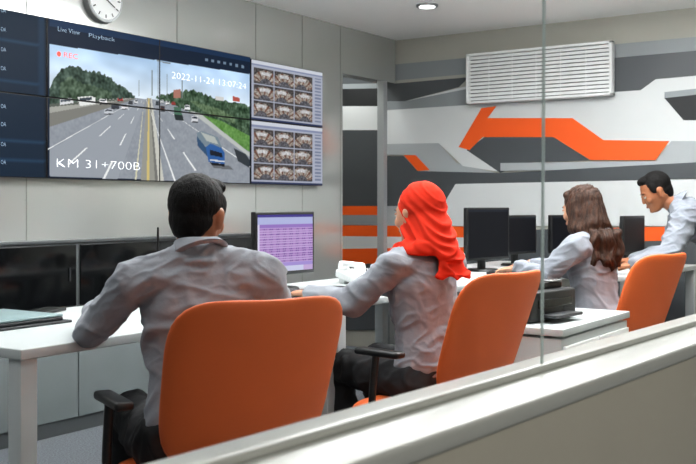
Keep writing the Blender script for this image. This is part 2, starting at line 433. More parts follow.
# clock
cx,cz=W(107,-1)
ck=root('wall_clock',(cx,WY,cz-0.135),0,'round wall clock with white dial and metal rim','clock')
bm=bmesh.new(); add_cyl(bm,(0,0,0.135),(0,-0.04,0.135),0.135,0.125,seg=64,bev=0.004); mkobj('case',done(bm),M_alu,ck)
bm=bmesh.new(); add_cyl(bm,(0,-0.0395,0.135),(0,-0.0415,0.135),0.112,seg=64); mkobj('dial',done(bm),M_wplastic,ck)
for k in range(12):
    a=k*math.pi/6; bm=bmesh.new(); add_box(bm,(0.095*math.sin(a),-0.0425,0.135+0.095*math.cos(a)),(0.006,0.001,0.02),rot=(0,a,0)); mkobj('hour_mark',done(bm),M_black,ck)
bm=bmesh.new(); add_box(bm,(0.02,-0.0435,0.162),(0.007,0.001,0.075),rot=(0,0.6,0)); mkobj('hour_hand',done(bm),M_black,ck)
bm=bmesh.new(); add_box(bm,(0.025,-0.045,0.12),(0.005,0.001,0.09),rot=(0,2.1,0)); mkobj('minute_hand',done(bm),M_black,ck)

# low console under the displays
c0,c1=1.2,5.03
cb=root('equipment_cabinet',((c0+c1)/2,WY-0.05,0),0,'low grey wall cabinet with dark glass doors','cabinet')
cw=(c1-c0)
bm=bmesh.new(); add_box(bm,(0,0,0.5),(cw,0.095,1.0),bev=0.004); add_box(bm,(0,-0.005,1.008),(cw+0.02,0.105,0.016),bev=0.003); mkobj('body',done(bm),M_low,cb)
n=5; dw=cw/n
for k in range(n):
    x=-cw/2+dw*(k+0.5)
    bm=bmesh.new(); add_box(bm,(x,-0.053,0.83),(dw-0.03,0.012,0.32),bev=0.003); dd=mkobj('door',done(bm),M_blackg,cb); dd['label']='black glass door'
    bm=bmesh.new(); add_cyl(bm,(x+dw/2-0.06,-0.062,0.8),(x+dw/2-0.06,-0.062,0.87),0.005,seg=10); mkobj('handle',done(bm),M_dark,dd)
    bm=bmesh.new(); add_box(bm,(x,-0.053,0.36),(dw-0.006,0.012,0.56),bev=0.003); mkobj('door',done(bm),M_deskg,cb)

# air conditioner grille on end wall
ac=root('air_conditioner',(WX,2.94,1.985),math.radians(-90),'white wall air conditioner with slatted grille','air conditioner')
bm=bmesh.new(); L=1.16; hh=0.39
for (c,s) in (((0,-0.03,0.010),(L,0.07,0.020)),((0,-0.03,hh-0.010),(L,0.07,0.020)),((-L/2+0.010,-0.03,hh/2),(0.020,0.07,hh)),((L/2-0.010,-0.03,hh/2),(0.020,0.07,hh))):
    add_box(bm,c,s,bev=0.004)
mkobj('frame',done(bm),M_wplastic,ac)
bm=bmesh.new(); add_box(bm,(0,-0.01,hh/2),(L-0.03,0.02,hh-0.03)); mkobj('back_panel',done(bm),M_acback,ac)
bm=bmesh.new()
for k in range(12): add_box(bm,(0,-0.052,0.037+k*0.0287),(L-0.04,0.006,0.0225),rot=(math.radians(-14),0,0))
for k in range(5): add_box(bm,(-L/2+0.1933*(k+1),-0.058,hh/2),(0.004,0.004,hh-0.04))
mkobj('louvre_grille',done(bm),M_wplastic,ac)
# downlight
dl=root('downlight',(5.8,3.28,CEIL-0.015),0,'small round recessed ceiling downlight','light')
bm=bmesh.new(); add_cyl(bm,(0,0,0),(0,0,0.016),0.075,seg=40,bev=0.003); mkobj('ring',done(bm),M_alu,dl)
bm=bmesh.new(); add_cyl(bm,(0,0,-0.002),(0,0,0.004),0.055,seg=40); mkobj('lamp',done(bm),mat('lamp_glow','#ffffff',0.5,emit=4.0),dl)

# ---------------------------------------------------------------- desks
DZ=0.81; DY0=2.21; DY1=2.98
def desk(x0,x1,y0,y1,label,grp=None,leg=0.055):
    r=root('desk',((x0+x1)/2,(y0+y1)/2,0),0,label,'desk',grp); w=x1-x0; d=y1-y0
    bm=bmesh.new(); add_box(bm,(0,0,DZ-0.015),(w-0.004,d,0.03),bev=0.004); mkobj('tabletop',done(bm),M_desk,r)
    for sx_ in (-1,1):
        for sy in (-1,1):
            bm=bmesh.new(); add_box(bm,(sx_*(w/2-leg/2-0.01),sy*(d/2-leg/2-0.01),(DZ-0.03)/2),(leg,leg,DZ-0.03),bev=0.003); mkobj('leg',done(bm),M_desk,r)
    bm=bmesh.new(); add_box(bm,(0,d/2-0.037,DZ-0.065),(w-0.13,0.03,0.06),bev=0.003); mkobj('rail',done(bm),M_desk,r)
    return r
desk(1.69,3.20,DY0,DY1,'white laminate office desk under a laptop mat','control room desks')
desk(3.20,4.72,DY0,DY1,'white laminate office desk with purple spreadsheet monitor','control room desks')
desk(4.72,6.30,DY0,DY1,'white laminate office desk with black monitors','control room desks')
desk(5.28,6.60,1.70,DY0-0.002,'white laminate side desk the standing man leans on','control room desks')

# pedestal cabinet
pc=root('drawer_cabinet',(3.99,1.69,0),0,'white low office cabinet with drawers','cabinet')
bm=bmesh.new(); add_box(bm,(0,0,0.34),(0.78,0.50,0.68),bev=0.004); mkobj('body',done(bm),M_desk,pc)
bm=bmesh.new(); add_box(bm,(0,0,0.705),(0.80,0.52,0.03),bev=0.004); mkobj('top',done(bm),M_desk,pc)
for sx_ in (-0.19,0.19):
    for k in range(3):
        bm=bmesh.new(); add_box(bm,(sx_,-0.256,0.12+k*0.215),(0.37,0.014,0.2),bev=0.003); dr=mkobj('drawer',done(bm),M_wplastic,pc)
        bm=bmesh.new(); add_cyl(bm,(sx_-0.05,-0.275,0.17+k*0.215),(sx_+0.05,-0.275,0.17+k*0.215),0.005,seg=10)
        for q in (-0.04,0.04): add_cyl(bm,(sx_+q,-0.275,0.17+k*0.215),(sx_+q,-0.262,0.17+k*0.215),0.004,seg=8)
        mkobj('handle',done(bm),M_alu,dr)
# printer
pr=root('printer',(3.87,1.71,0.72),math.radians(-8),'black compact desktop printer on the white cabinet','printer'); pr.scale=(1.12,1.05,1.1)
bm=bmesh.new(); add_box(bm,(0,0,0.06),(0.32,0.27,0.11),bev=0.012); add_box(bm,(0,0.02,0.125),(0.29,0.2,0.03),bev=0.008)
mkobj('body',done(bm),M_black,pr)
bm=bmesh.new(); add_box(bm,(0,-0.16,0.025),(0.2,0.08,0.012),bev=0.003); mkobj('paper_tray',done(bm),M_dark,pr)
bm=bmesh.new(); add_box(bm,(0,-0.137,0.07),(0.24,0.006,0.03),bev=0.002); mkobj('output_slot',done(bm),M_blackg,pr)
bm=bmesh.new(); add_box(bm,(0.0,0.03,0.1415),(0.24,0.13,0.004),bev=0.001); mkobj('scanner_lid',done(bm),M_dark,pr)
bm=bmesh.new(); add_box(bm,(0.09,-0.07,0.143),(0.08,0.04,0.006),bev=0.002)
for q in range(3): add_cyl(bm,(0.065+q*0.025,-0.07,0.146),(0.065+q*0.025,-0.07,0.149),0.006,seg=12)
mkobj('control_panel',done(bm),M_alu,pr)
bm=bmesh.new()
add_box(bm,(0.1,-0.1355,0.038),(0.075,0.002,0.046))
for q in range(6): add_box(bm,(0.1,-0.1370,0.02+q*0.007),(0.07,0.003,0.0025))
mkobj('vent',done(bm),M_dark,pr)
bm=bmesh.new()
add_box(bm,(-0.1605,0,0.065),(0.002,0.19,0.055))
for q in range(9): add_box(bm,(-0.162,-0.08+q*0.02,0.065),(0.003,0.006,0.05))
mkobj('vent',done(bm),M_dark,pr)

# ---------------------------------------------------------------- monitors etc
def sheet(w,h,z0):
    def fn(X,Z):
        C=np.zeros(X.shape+(3,)); C[:]=(190,166,208)
        U=X/w+0.5; V=1-(Z-z0)/h
        C[(V<0.09)]=(70,60,140); C[(V>0.09)&(V<0.2)]=(174,180,216)
        C[(V>0.2)&(V<0.25)]=(150,120,190)
        b=(V>0.25)&(V<0.8)
        rows=np.mod(V*26,1)<0.45
        C[b&rows]=(164,126,188)
        C[b&rows&(np.mod(U*9,1)<0.55)&(np.mod(U*31+V*7,1)<0.6)]=(116,80,156)
        C[(V>0.8)&(V<0.86)]=(162,144,206); C[(V>0.86)&(U<0.8)]=(198,200,224)
        C[(V>0.95)]=(60,70,130); C[(U<0.06)&(V>0.2)&(V<0.95)]=(210,206,228)
        return C
    return fn
def dim(w,h,z0):
    def fn(X,Z):
        C=np.zeros(X.shape+(3,)); C[:]=(20,22,26)
        V=1-(Z-z0)/h; C[V<0.08]=(34,40,50); return C
    return fn
def monitor(x,y,rz,w,h,fnmk,label,zlow=0.075,sil=False):
    r=root('computer_monitor',(x,y,DZ),rz,label,'computer monitor','desk monitors')
    bm=bmesh.new(); add_box(bm,(0,0,zlow+h/2),(w,0.03,h),bev=0.006); add_box(bm,(0,0.025,zlow+h/2),(w*0.7,0.035,h*0.7),bev=0.012); mkobj('housing',done(bm),M_black,r)
    raster('screen',r,-w/2+0.014,w/2-0.014,zlow+0.018,zlow+h-0.014,-0.0156,110,80,fnmk(w,h,zlow))
    bm=bmesh.new(); add_box(bm,(0,0.04,0.09),(0.06,0.02,0.17),bev=0.005); mkobj('stand',done(bm),M_black,r)
    bm=bmesh.new(); add_cyl(bm,(0,0.03,0),(0,0.03,0.014),0.1,0.09,seg=40,bev=0.003); mkobj('base',done(bm),M_black,r)
    return r
monitor(3.55,2.76,math.radians(-4),0.405,0.29,sheet,'black monitor showing a purple spreadsheet',zlow=0.07)
monitor(5.24,2.56,math.radians(-12),0.40,0.31,dim,'black monitor with dark screen',zlow=0.065)
monitor(5.84,2.62,math.radians(-10),0.34,0.25,dim,'black monitor with dark screen')
monitor(6.16,2.44,math.radians(-20),0.30,0.25,dim,'black monitor with dark screen')
monitor(6.34,2.05,math.radians(-5),0.34,0.25,dim,'black monitor beside the leaning man',zlow=0.07)

def keyboard(x,y,rz,m=M_black,mk=M_dark):
    r=root('keyboard',(x,y,DZ),rz,'black computer keyboard on the desk','keyboard','keyboards')
    bm=bmesh.new(); add_box(bm,(0,0,0.01),(0.43,0.14,0.018),bev=0.004); mkobj('case',done(bm),m,r)
    bm=bmesh.new()
    for i in range(14):
        for j in range(5): add_box(bm,(-0.195+i*0.03,-0.05+j*0.025,0.021),(0.025,0.02,0.008),bev=0.0)
    kk=mkobj('keys',done(bm),mk,r); kk['kind']='stuff'
keyboard(3.44,2.50,-0.05); keyboard(5.14,2.34,0); keyboard(5.78,2.12,0.2)
def mouse(x,y,rz,z=DZ):
    bm=bmesh.new(); bmesh.ops.create_uvsphere(bm,u_segments=20,v_segments=12,radius=1)
    for v in bm.verts:
        v.co=Vector((v.co.x*0.031,v.co.y*0.052,max(v.co.z,0)*0.034))
    o=mkobj('computer_mouse',done(bm),M_black,None,loc=(x,y,z),rot=(0,0,rz)); tag(o,'black computer mouse under a hand','mouse','mice')
    bm=bmesh.new(); add_cyl(bm,(-0.003,0.025,0.029),(0.003,0.025,0.029),0.007,seg=16); mkobj('wheel',done(bm),M_dark,o)

lp=root('laptop',(1.95,2.75,DZ),math.radians(2),'thin grey closed laptop on a dark mat','laptop')
bm=bmesh.new(); add_box(bm,(0,0,0.004),(0.46,0.34,0.008),bev=0.002); mkobj('mat',done(bm),M_dark,lp)
bm=bmesh.new(); add_box(bm,(0,0,0.014),(0.42,0.30,0.012),bev=0.004); mkobj('base',done(bm),M_dark,lp)
bm=bmesh.new(); add_box(bm,(0,0,0.025),(0.42,0.30,0.008),bev=0.003); mkobj('lid',done(bm),mat('laptop_lid','#84999b',0.35,var=0.05,scale=5),lp)
o=root('mobile_phone',(2.33,2.90,DZ),0.4,'black smartphone lying on the desk','phone')
bm=bmesh.new(); add_box(bm,(0,0,0.006),(0.16,0.08,0.012),bev=0.005); mkobj('body',done(bm),M_black,o)
bm=bmesh.new(); add_box(bm,(0,0,0.0125),(0.15,0.072,0.001)); mkobj('glass',done(bm),M_blackg,o)
wt=root('two_way_radio',(2.86,2.86,DZ),0.5,'black handheld two-way radio with antenna, standing upright','radio')
bm=bmesh.new(); add_box(bm,(0,0,0.075),(0.058,0.036,0.15),bev=0.008); mkobj('body',done(bm),M_black,wt)
bm=bmesh.new(); add_cyl(bm,(-0.018,0,0.148),(-0.018,0,0.30),0.006,0.004,seg=12,bev=0.001); mkobj('antenna',done(bm),M_black,wt)
bm=bmesh.new(); add_cyl(bm,(0.015,0,0.148),(0.015,0,0.168),0.008,seg=16,bev=0.001); mkobj('knob',done(bm),M_dark,wt)
bm=bmesh.new(); add_box(bm,(0,-0.019,0.06),(0.04,0.003,0.05),bev=0.001); mkobj('speaker_grille',done(bm),M_dark,wt)
ch=root('charging_cradle',(3.02,2.80,DZ),0.3,'black charging cradle on the desk','charger')
bm=bmesh.new(); add_box(bm,(0,0,0.025),(0.16,0.1,0.05),bev=0.01); mkobj('body',done(bm),M_black,ch)
bm=bmesh.new(); add_box(bm,(0,0.0,0.075),(0.06,0.04,0.07),bev=0.008); mkobj('battery',done(bm),M_dark,ch)
def phone(x,y,rz,m,label,sc=1.0):
    r=root('telephone',(x,y,DZ),rz,label,'telephone'); r.scale=(sc,)*3
    bm=bmesh.new(); add_box(bm,(0,0,0.03),(0.18,0.2,0.035),rot=(math.radians(8),0,0),bev=0.008); add_box(bm,(0,0.06,0.02),(0.16,0.05,0.04),bev=0.005); mkobj('base',done(bm),m,r)
    bm=bmesh.new(); add_box(bm,(-0.06,0,0.085),(0.035,0.19,0.022),bev=0.009)
    for q in (-0.075,0.075): add_cyl(bm,(-0.06,q,0.088),(-0.06,q,0.055),0.024,0.026,seg=20,bev=0.004)
    mkobj('handset',done(bm),m,r)
    bm=bmesh.new()
    for i in range(3):
        for j in range(4): add_box(bm,(0.01+i*0.027,-0.06+j*0.025,0.05+j*0.0035),(0.018,0.015,0.008),bev=0.002)
    mkobj('keypad',done(bm),M_dark,r)
    pts=[(-0.06+0.01*math.cos(t*2.2),-0.1-0.012*math.sin(t*2.2)-0.002*t,0.012+0.012*abs(math.sin(t*.15))) for t in range(26)]
    mkobj('cord',tube(pts,0.003,res=2),m,r)
phone(4.07,2.66,-0.5,M_wplastic,'white corded desk telephone',1.15)
phone(5.41,2.06,0.3,M_black,'black corded desk telephone',0.9)

# ---------------------------------------------------------------- office chairs
def pillow(w,h,t,curve=0.0,n=5.0,taper=0.0,K=14,N=72):
    bm=bmesh.new(); rings=[[],[]]
    for side in (0,1):
        for k in range(K+1):
            rr=math.sin(k/K*math.pi/2); ring=[]
            for i in range(N):
                if side==1 and k==K: ring=rings[0][K]; break
                a=2*math.pi*i/N
                ca,sa=math.cos(a),math.sin(a)
                q=(abs(ca)**n+abs(sa)**n)**(-1/n)
                x=q*ca*rr; z=q*sa*rr
                th=t/2*(max(0,1-rr**8))**0.5
                X=x*w/2*(1-taper*z); Z=z*h/2
                Y=(-th if side==0 else th)+curve*(x*x)
                ring.append(bm.verts.new((X,Y,Z)))
                if k==0: break
            rings[side].append(ring)
    for side in (0,1):
        R=rings[side]
        for i in range(N): bm.faces.new([R[0][0],R[1][i],R[1][(i+1)%N]])
        for k in range(1,K):
            for i in range(N):
                j=(i+1)%N; bm.faces.new([R[k][i],R[k+1][i],R[k+1][j],R[k][j]])
    return bm
def make_chair():
    P=[]
    bm=pillow(0.48,0.48,0.045,curve=0.055,taper=-0.045,n=4.4)
    bmesh.ops.rotate(bm,cent=(0,0,0),matrix=Euler((math.radians(19),0,0)).to_matrix(),verts=bm.verts)
    for v in bm.verts: v.co.y+= -0.25*max(0,v.co.z-0.08)**2*2 + 0.6*max(0,-v.co.z-0.1)**2
    bmesh.ops.translate(bm,vec=(0,-0.30,0.742),verts=bm.verts)
    P.append(('backrest',done(bm,ang=80),M_orange,[]))
    bm=pillow(0.50,0.48,0.08,curve=0.0,n=4)
    bmesh.ops.rotate(bm,cent=(0,0,0),matrix=Euler((math.radians(-90),0,0)).to_matrix(),verts=bm.verts)
    bmesh.ops.translate(bm,vec=(0,0.0,0.445),verts=bm.verts)
    P.append(('seat',done(bm,ang=80),M_orange,[]))
    bm=bmesh.new(); add_box(bm,(0,-0.02,0.388),(0.2,0.26,0.035),bev=0.006)
    P.append(('tilt_mechanism',done(bm),M_black,[]))
    me=tube([(0,-0.05,0.38),(0,-0.24,0.37),(0,-0.27,0.42),(0,-0.24,0.50),(0,-0.24,0.55)],0.020)
    P.append(('back_bracket',me,M_black,[]))
    for s in (-1,1):
        bm=bmesh.new()
        t=tube([(s*0.18,0.03,0.388),(s*0.285,0.03,0.388),(s*0.29,0.04,0.5),(s*0.285,0.02,0.675)],0.013)
        bm.from_mesh(t); add_box(bm,(s*0.278,0.01,0.684),(0.052,0.20,0.024),bev=0.010)
        P.append(('armrest',done(bm,ang=50),M_black,[]))
    bm=bmesh.new(); add_cyl(bm,(0,0,0.10),(0,0,0.26),0.03,seg=24); add_cyl(bm,(0,0,0.26),(0,0,0.375),0.016,seg=24)
    P.append(('gas_lift',done(bm),M_black,[]))
    bm=bmesh.new(); cs=[]
    add_cyl(bm,(0,0,0.075),(0,0,0.125),0.045,seg=24,bev=0.004)
    for k in range(5):
        a=k*2*math.pi/5+0.3; e=Vector((0.29*math.cos(a),0.29*math.sin(a),0.075)); add_cyl(bm,(0,0,0.10),e,0.024,0.016,seg=12,bev=0.002)
        c=bmesh.new(); tx=Vector((-math.sin(a),math.cos(a),0))
        for q in (-1,1):
            p=Vector((e.x,e.y,0.028))+tx*0.014*q; add_cyl(c,p-tx*0.009,p+tx*0.009,0.028,seg=20,bev=0.003)
        add_cyl(c,(e.x,e.y,0.03),(e.x,e.y,0.08),0.007,seg=10)
        cs.append(('caster',done(c),M_dark,[]))
    P.append(('base',done(bm),M_black,cs))
    return P
CH=make_chair()
def place_chair(x,y,phi,label):
    r=root('office_chair',(x,y,0),math.radians(phi-90),label,'chair','orange office chairs')
    def rec(lst,par):
        for n_,me,m,sub in lst:
            if not me.materials: me.materials.append(m)
            o=bpy.data.objects.new(n_,me); COL.objects.link(o); o.parent=par; rec(sub,o)
    rec(CH,r); return r
place_chair(2.045,1.84,65,'orange upholstered swivel office chair under the seated man')
place_chair(3.17,1.78,82,'orange upholstered swivel chair under the woman in red headscarf')
place_chair(4.77,1.70,78,'orange upholstered swivel chair under the long-haired woman')

# ---------------------------------------------------------------- people
ib=bmesh.new(); bmesh.ops.create_icosphere(ib,subdivisions=3,radius=1); ICO=[v.co.copy() for v in ib.verts]; ib.free()
I3=Matrix.Identity(3)
def ell(c,r,R=I3):
    if not hasattr(r,'__len__'): r=(r,r,r)
    return (Vector(c),r,R)
def blob(hulls,voxel,smooth,disp=None,warp=None):
    bm=bmesh.new()
    for hl in hulls:
        t=bmesh.new(); vs=[]
        for (c,r,R) in hl:
            for p in ICO: vs.append(t.verts.new(R@Vector((p.x*r[0],p.y*r[1],p.z*r[2]))+c))
        res=bmesh.ops.convex_hull(t,input=vs)
        dele=set(g for g in res['geom_interior']+res['geom_unused'] if isinstance(g,bmesh.types.BMVert))
        if dele: bmesh.ops.delete(t,geom=list(dele),context='VERTS')
        merge(bm,t)
    me=bpy.data.meshes.new('b'); bm.to_mesh(me); bm.free()
    o=bpy.data.objects.new('b',me); COL.objects.link(o)
    m=o.modifiers.new('r','REMESH'); m.mode='VOXEL'; m.voxel_size=voxel; m.use_smooth_shade=True
    if smooth: m=o.modifiers.new('s','SMOOTH'); m.factor=0.5; m.iterations=smooth
    dg=bpy.context.evaluated_depsgraph_get(); dg.update()
    out=bpy.data.meshes.new_from_object(o.evaluated_get(dg)); bpy.data.objects.remove(o)
    if disp:
        nr=[v.normal.copy() for v in out.vertices]
        for v,n_ in zip(out.vertices,nr): v.co+=n_*disp(v.co)
    if warp:
        for v in out.vertices: v.co+=warp(v.co)
    for p in out.polygons: p.use_smooth=True
    out.materials.clear()
    return out
def fold(amp,f=(5,5,8),seed=0):
    def rg(n,w): return math.exp(-(n/w)**2)
    def fn(c):
        p=Vector((c.x*f[0]+seed,c.y*f[1],c.z*f[2]))
        p=p+noise.noise_vector(p*0.5)*0.8
        a=noise.noise(p); b=noise.noise(p*1.9+Vector((5,3,1))); g=0.5+noise.noise(p*0.7+Vector((9,9,9))); d=noise.noise(p*3.3+Vector((2,7,5)))
        return amp*(rg(a,0.15)*g*1.2+rg(b,0.16)*0.45+rg(d,0.15)*0.14-0.35)
    return fn
def drape(amp,ztop,seed=0):
    def fn(c):
        t=min(1,max(0,(ztop-c.z)/0.14)); g=0.16+0.84*t*t*(3-2*t)
        q=(c.z*0.9-c.y*0.75)
        p=Vector((c.x*4+seed,c.y*2.5,q*28)); p=p+noise.noise_vector(Vector((c.x*4,c.y*4,c.z*4)))*0.9
        return g*amp*(math.exp(-(noise.noise(p)/0.2)**2)*1.2-0.6)
    return fn
def strands(amp,seed=0):
    def fn(c):
        a=math.atan2(c.x,c.y)
        return amp*noise.noise(Vector((a*9+seed,c.z*4,c.x*8)))+amp*0.5*noise.noise(Vector((c.x*80,c.y*80,c.z*7)))
    return fn
def hand(hl,wrist,d,up,side,curl=0.5,sc=1.0):
    d=Vector(d).normalized(); l=d.cross(Vector(up)).normalized()*side
    n=l.cross(d).normalized(); 
    if n.z<0: n=-n
    R=Matrix((l,d,n)).transposed()
    w=Vector(wrist); s=sc
    hl.append([ell(w,(0.024*s,0.02*s,0.019*s),R),ell(w+d*0.035*s,(0.034*s,0.03*s,0.016*s),R),ell(w+d*0.08*s,(0.04*s,0.016*s,0.014*s),R)])
    for off,ln,r in ((0.031,0.068,0.0088),(0.0105,0.078,0.009),(-0.0105,0.072,0.0088),(-0.031,0.056,0.008)):
        p=w+d*0.086*s+l*off*s; ang_=0.1; q=p
        for sg,(fr,da) in enumerate(((0.45,curl*0.5),(0.3,curl*0.9),(0.25,curl*0.7))):
            ang_+=da; dd=(d*math.cos(ang_)-n*math.sin(ang_)); dd=dd+l*off*2.2; dd.normalize()
            e=q+dd*ln*fr*s; hl.append([ell(q,r*s*(1-0.06*sg)),ell(e,r*s*(0.95-0.08*sg))]); q=e
    p=w+d*0.022*s+l*0.026*s; q=p+(d*0.62+l*0.62-n*0.3)*0.045*s; e=q+(d*0.9+l*0.25-n*0.25)*0.036*s
    hl.append([ell(p,0.0135*s),ell(q,0.0115*s)]); hl.append([ell(q,0.0112*s),ell(e,0.009*s)])
def person(loc,phi,label,J,skin,shirtm,hair,sc=1.0,wide=1.0,seed=0,stand=False,ak=1.0):
    V=Vector
    hip=V(J['hip']); nb=V(J['neck']); hc=V(J['head'])
    ax=(nb-hip).normalized(); lean=math.atan2(ax.y,ax.z); Rl=Euler((-lean,0,0)).to_matrix()
    yaw,pitch,roll=[math.radians(a) for a in J['look']]
    Rh=(Euler((0,0,-yaw)).to_matrix()@Euler((-pitch,0,0)).to_matrix()@Euler((0,roll,0)).to_matrix())
    L=lambda t: hip.lerp(nb,t)
    w=wide
    def torso(o):
        P=ell(L(0.02),((0.15*w)+o,0.115+o,0.10+o),Rl); Wt=ell(L(0.36)+Rl@V((0,0.01,0)),(0.126*w+o,0.096+o,0.08+o),Rl)
        C=ell(L(0.68)+Rl@V((0,0.012,0)),(0.148*w+o,0.106+o,0.09+o),Rl); U=ell(L(0.86),(0.143*w+o,0.075+o,0.05+o),Rl)
        hs=[[P,Wt],[Wt,C],[C,U]]
        for s in ('L','R'):
            sh=V(J['sh'+s]); hs.append([ell(sh,0.050+o),ell(L(0.86),(0.08,0.075+o,0.055+o),Rl)]); hs.append([ell(sh,0.048+o),ell(nb+V((0,-0.005,-0.005)),0.050+o)])
        return hs
    def arms(o,end=0.0,k=1.0):
        hs=[]
        for s in ('L','R'):
            sh=V(J['sh'+s]);el=V(J['el'+s]);wr=V(J['wr'+s]); we=wr.lerp(el,end)
            hs.append([ell(sh,0.049*k+o),ell(el,0.038*k+o)]); hs.append([ell(el,0.038*k+o),ell(el.lerp(wr,0.35),0.037*k+o),ell(we,0.026*k+o*0.9)])
        return hs
    def legs(o,foot=True,end=0.0):
        hs=[[ell(hip+V((0,0,0.0)),(0.145*w+o,0.11+o,0.09+o))]]
        for s,sg in (('L',-1),('R',1)):
            hp=hip+V((sg*0.085,0.0,-0.03)); kn=V(J['kn'+s]); an=V(J['an'+s])
            hs.append([ell(hp,0.085+o),ell(kn,0.058+o)]); hs.append([ell(kn,0.057+o),ell(kn.lerp(an,0.35),0.055+o),ell(an.lerp(kn,end),0.037+o*1.5)])
            if foot: hs.append([ell(an+V((0,0.0,-0.03)),0.034),ell(an+V((sg*0.01,0.15,-0.055)),(0.034,0.04,0.02))])
        return hs
    hv=lambda x,y,z: hc+Rh@(V((x,y,z)))
    he=lambda x,y,z,r: ell(hv(x,y,z),r,Rh)
    B=torso(-0.006)+arms(0)+legs(-0.004)
    B.append([ell(nb+V((0,-0.01,-0.02)),(0.055,0.052,0.05)),he(0,-0.022,-0.055,(0.046,0.048,0.04))])
    B+= [[he(0,-0.012,0.03,(0.074,0.092,0.085))],[he(0,0.028,0.0,(0.064,0.058,0.075)),he(0,0.045,-0.078,(0.034,0.034,0.028))],
         [he(0,-0.01,-0.03,(0.065,0.06,0.05)),he(0,0.038,-0.08,(0.038,0.034,0.026))],
         [he(0,0.083,0.010,(0.007,0.008,0.010)),he(0,0.090,-0.022,(0.0125,0.012,0.009))],
         [he(0,0.069,0.030,(0.046,0.016,0.009))],[he(0,0.078,-0.052,(0.022,0.011,0.012))],[he(0,0.071,-0.086,(0.018,0.015,0.014))],
         [he(-0.034,0.059,-0.02,(0.024,0.024,0.024))],[he(0.034,0.059,-0.02,(0.024,0.024,0.024))]]
    for s in (-1,1): B.append([he(s*0.075,-0.010,0.012,(0.011,0.019,0.018)),he(s*0.072,-0.002,-0.022,(0.008,0.011,0.012))])
    hand(B,J['wrL'],J['hdL'],(0,0,1),1,J.get('curl',0.5),sc=0.97*J.get('hs',1))
    hand(B,J['wrR'],J['hdR'],(0,0,1),-1,J.get('curl',0.5),sc=0.97*J.get('hs',1))
    body=mkobj('person',blob(B,0.0048,4),skin); body.location=loc; body.rotation_euler=(0,0,math.radians(phi-90)); body.scale=(sc,)*3
    tag(body,label,'person')
    T=torso(0.012)+arms(0.013,0.07,ak)
    if not stand: T[0]=[ell(L(0.06),(0.158*w,0.125,0.10),Rl),T[0][1]]
    T.append([ell(nb+V((0,-0.012,-0.01)),(0.078,0.073,0.02))])
    for s in ('L','R'):
        el=V(J['el'+s]);wr=V(J['wr'+s]); T.append([ell(wr.lerp(el,0.22),0.039),ell(wr.lerp(el,0.08),0.036)])
    mkobj('shirt',blob(T,0.0048,8,fold(0.0125,seed=seed)),shirtm,body)
    cm=bmesh.new(); nseg=40; prof=[(0.066,0.000),(0.061,0.030),(0.058,0.044),(0.064,0.046),(0.072,0.030),(0.084,0.004),(0.076,-0.004)]
    rr_=[]
    up=(hv(0,-0.02,-0.06)-nb).normalized(); Rc=up.to_track_quat('Z','Y').to_matrix()
    for i in range(nseg):
        a=2*math.pi*i/nseg; fr=max(0,math.sin(a))
        ring=[]
        for (r_,z_) in prof: ring.append(cm.verts.new(nb+V((0,-0.008,0.008))+Rc@V((r_*math.cos(a)*0.98,r_*math.sin(a)*0.98*(1+0.10*fr),z_*(1-0.5*fr**2)-0.012*fr))))
        rr_.append(ring)
    for i in range(nseg):
        j=(i+1)%nseg
        for q in range(len(prof)):
            p2=(q+1)%len(prof); cm.faces.new([rr_[i][q],rr_[j][q],rr_[j][p2],rr_[i][p2]])
    if hair!='hijab': mkobj('collar',done(cm,ang=70),shirtm,body)
    mkobj('trousers',blob(legs(0.010,False,0.12),0.008,5,fold(0.012,seed=seed+9)),M_trous,body)
    for s,sg in (('L',-1),('R',1)):
        an=V(J['an'+s]); mkobj('shoe',blob([[ell(an+V((0,-0.025,-0.05)),(0.04,0.045,0.03)),ell(an+V((sg*0.01,0.16,-0.058)),(0.043,0.055,0.022))],[ell(an+V((0,0,-0.03)),0.045),ell(an+V((0,0.08,-0.05)),(0.042,0.05,0.028))]],0.006,3),M_black,body)
    for s in (-1,1):
        bm=bmesh.new(); bmesh.ops.create_uvsphere(bm,u_segments=20,v_segments=14,radius=0.0115)
        bmesh.ops.rotate(bm,cent=(0,0,0),matrix=Euler((math.radians(-90),0,0)).to_matrix(),verts=bm.verts)
        for f in bm.faces:
            if f.calc_center_median().y>0.0100: f.material_index=1
        me=done(bm); me.transform(Rh.to_4x4()); mkobj('eye',me,[M_eye,M_iris],body,loc=hv(s*0.030,0.0735,0.008))
        mkobj('eyelid',blob([[he(s*0.030,0.0755,0.0125,(0.0135,0.0105,0.0062))]],0.002,1),skin,body)
        mkobj('eyebrow',blob([[he(s*0.019,0.0855,0.027,(0.003,0.0025,0.002)),he(s*0.043,0.076,0.029,(0.003,0.0025,0.0018))]],0.002,1),M_brow,body)
    mkobj('lips',blob([[he(-0.018,0.085,-0.053,(0.003,0.0025,0.002)),he(0,0.0895,-0.051,(0.005,0.003,0.003)),he(0.018,0.085,-0.053,(0.003,0.0025,0.002))],[he(-0.012,0.086,-0.058,(0.003,0.0025,0.0025)),he(0.012,0.086,-0.058,(0.003,0.0025,0.0025)),he(0,0.089,-0.059,(0.004,0.003,0.003))]],0.002,1),M_lip,body)
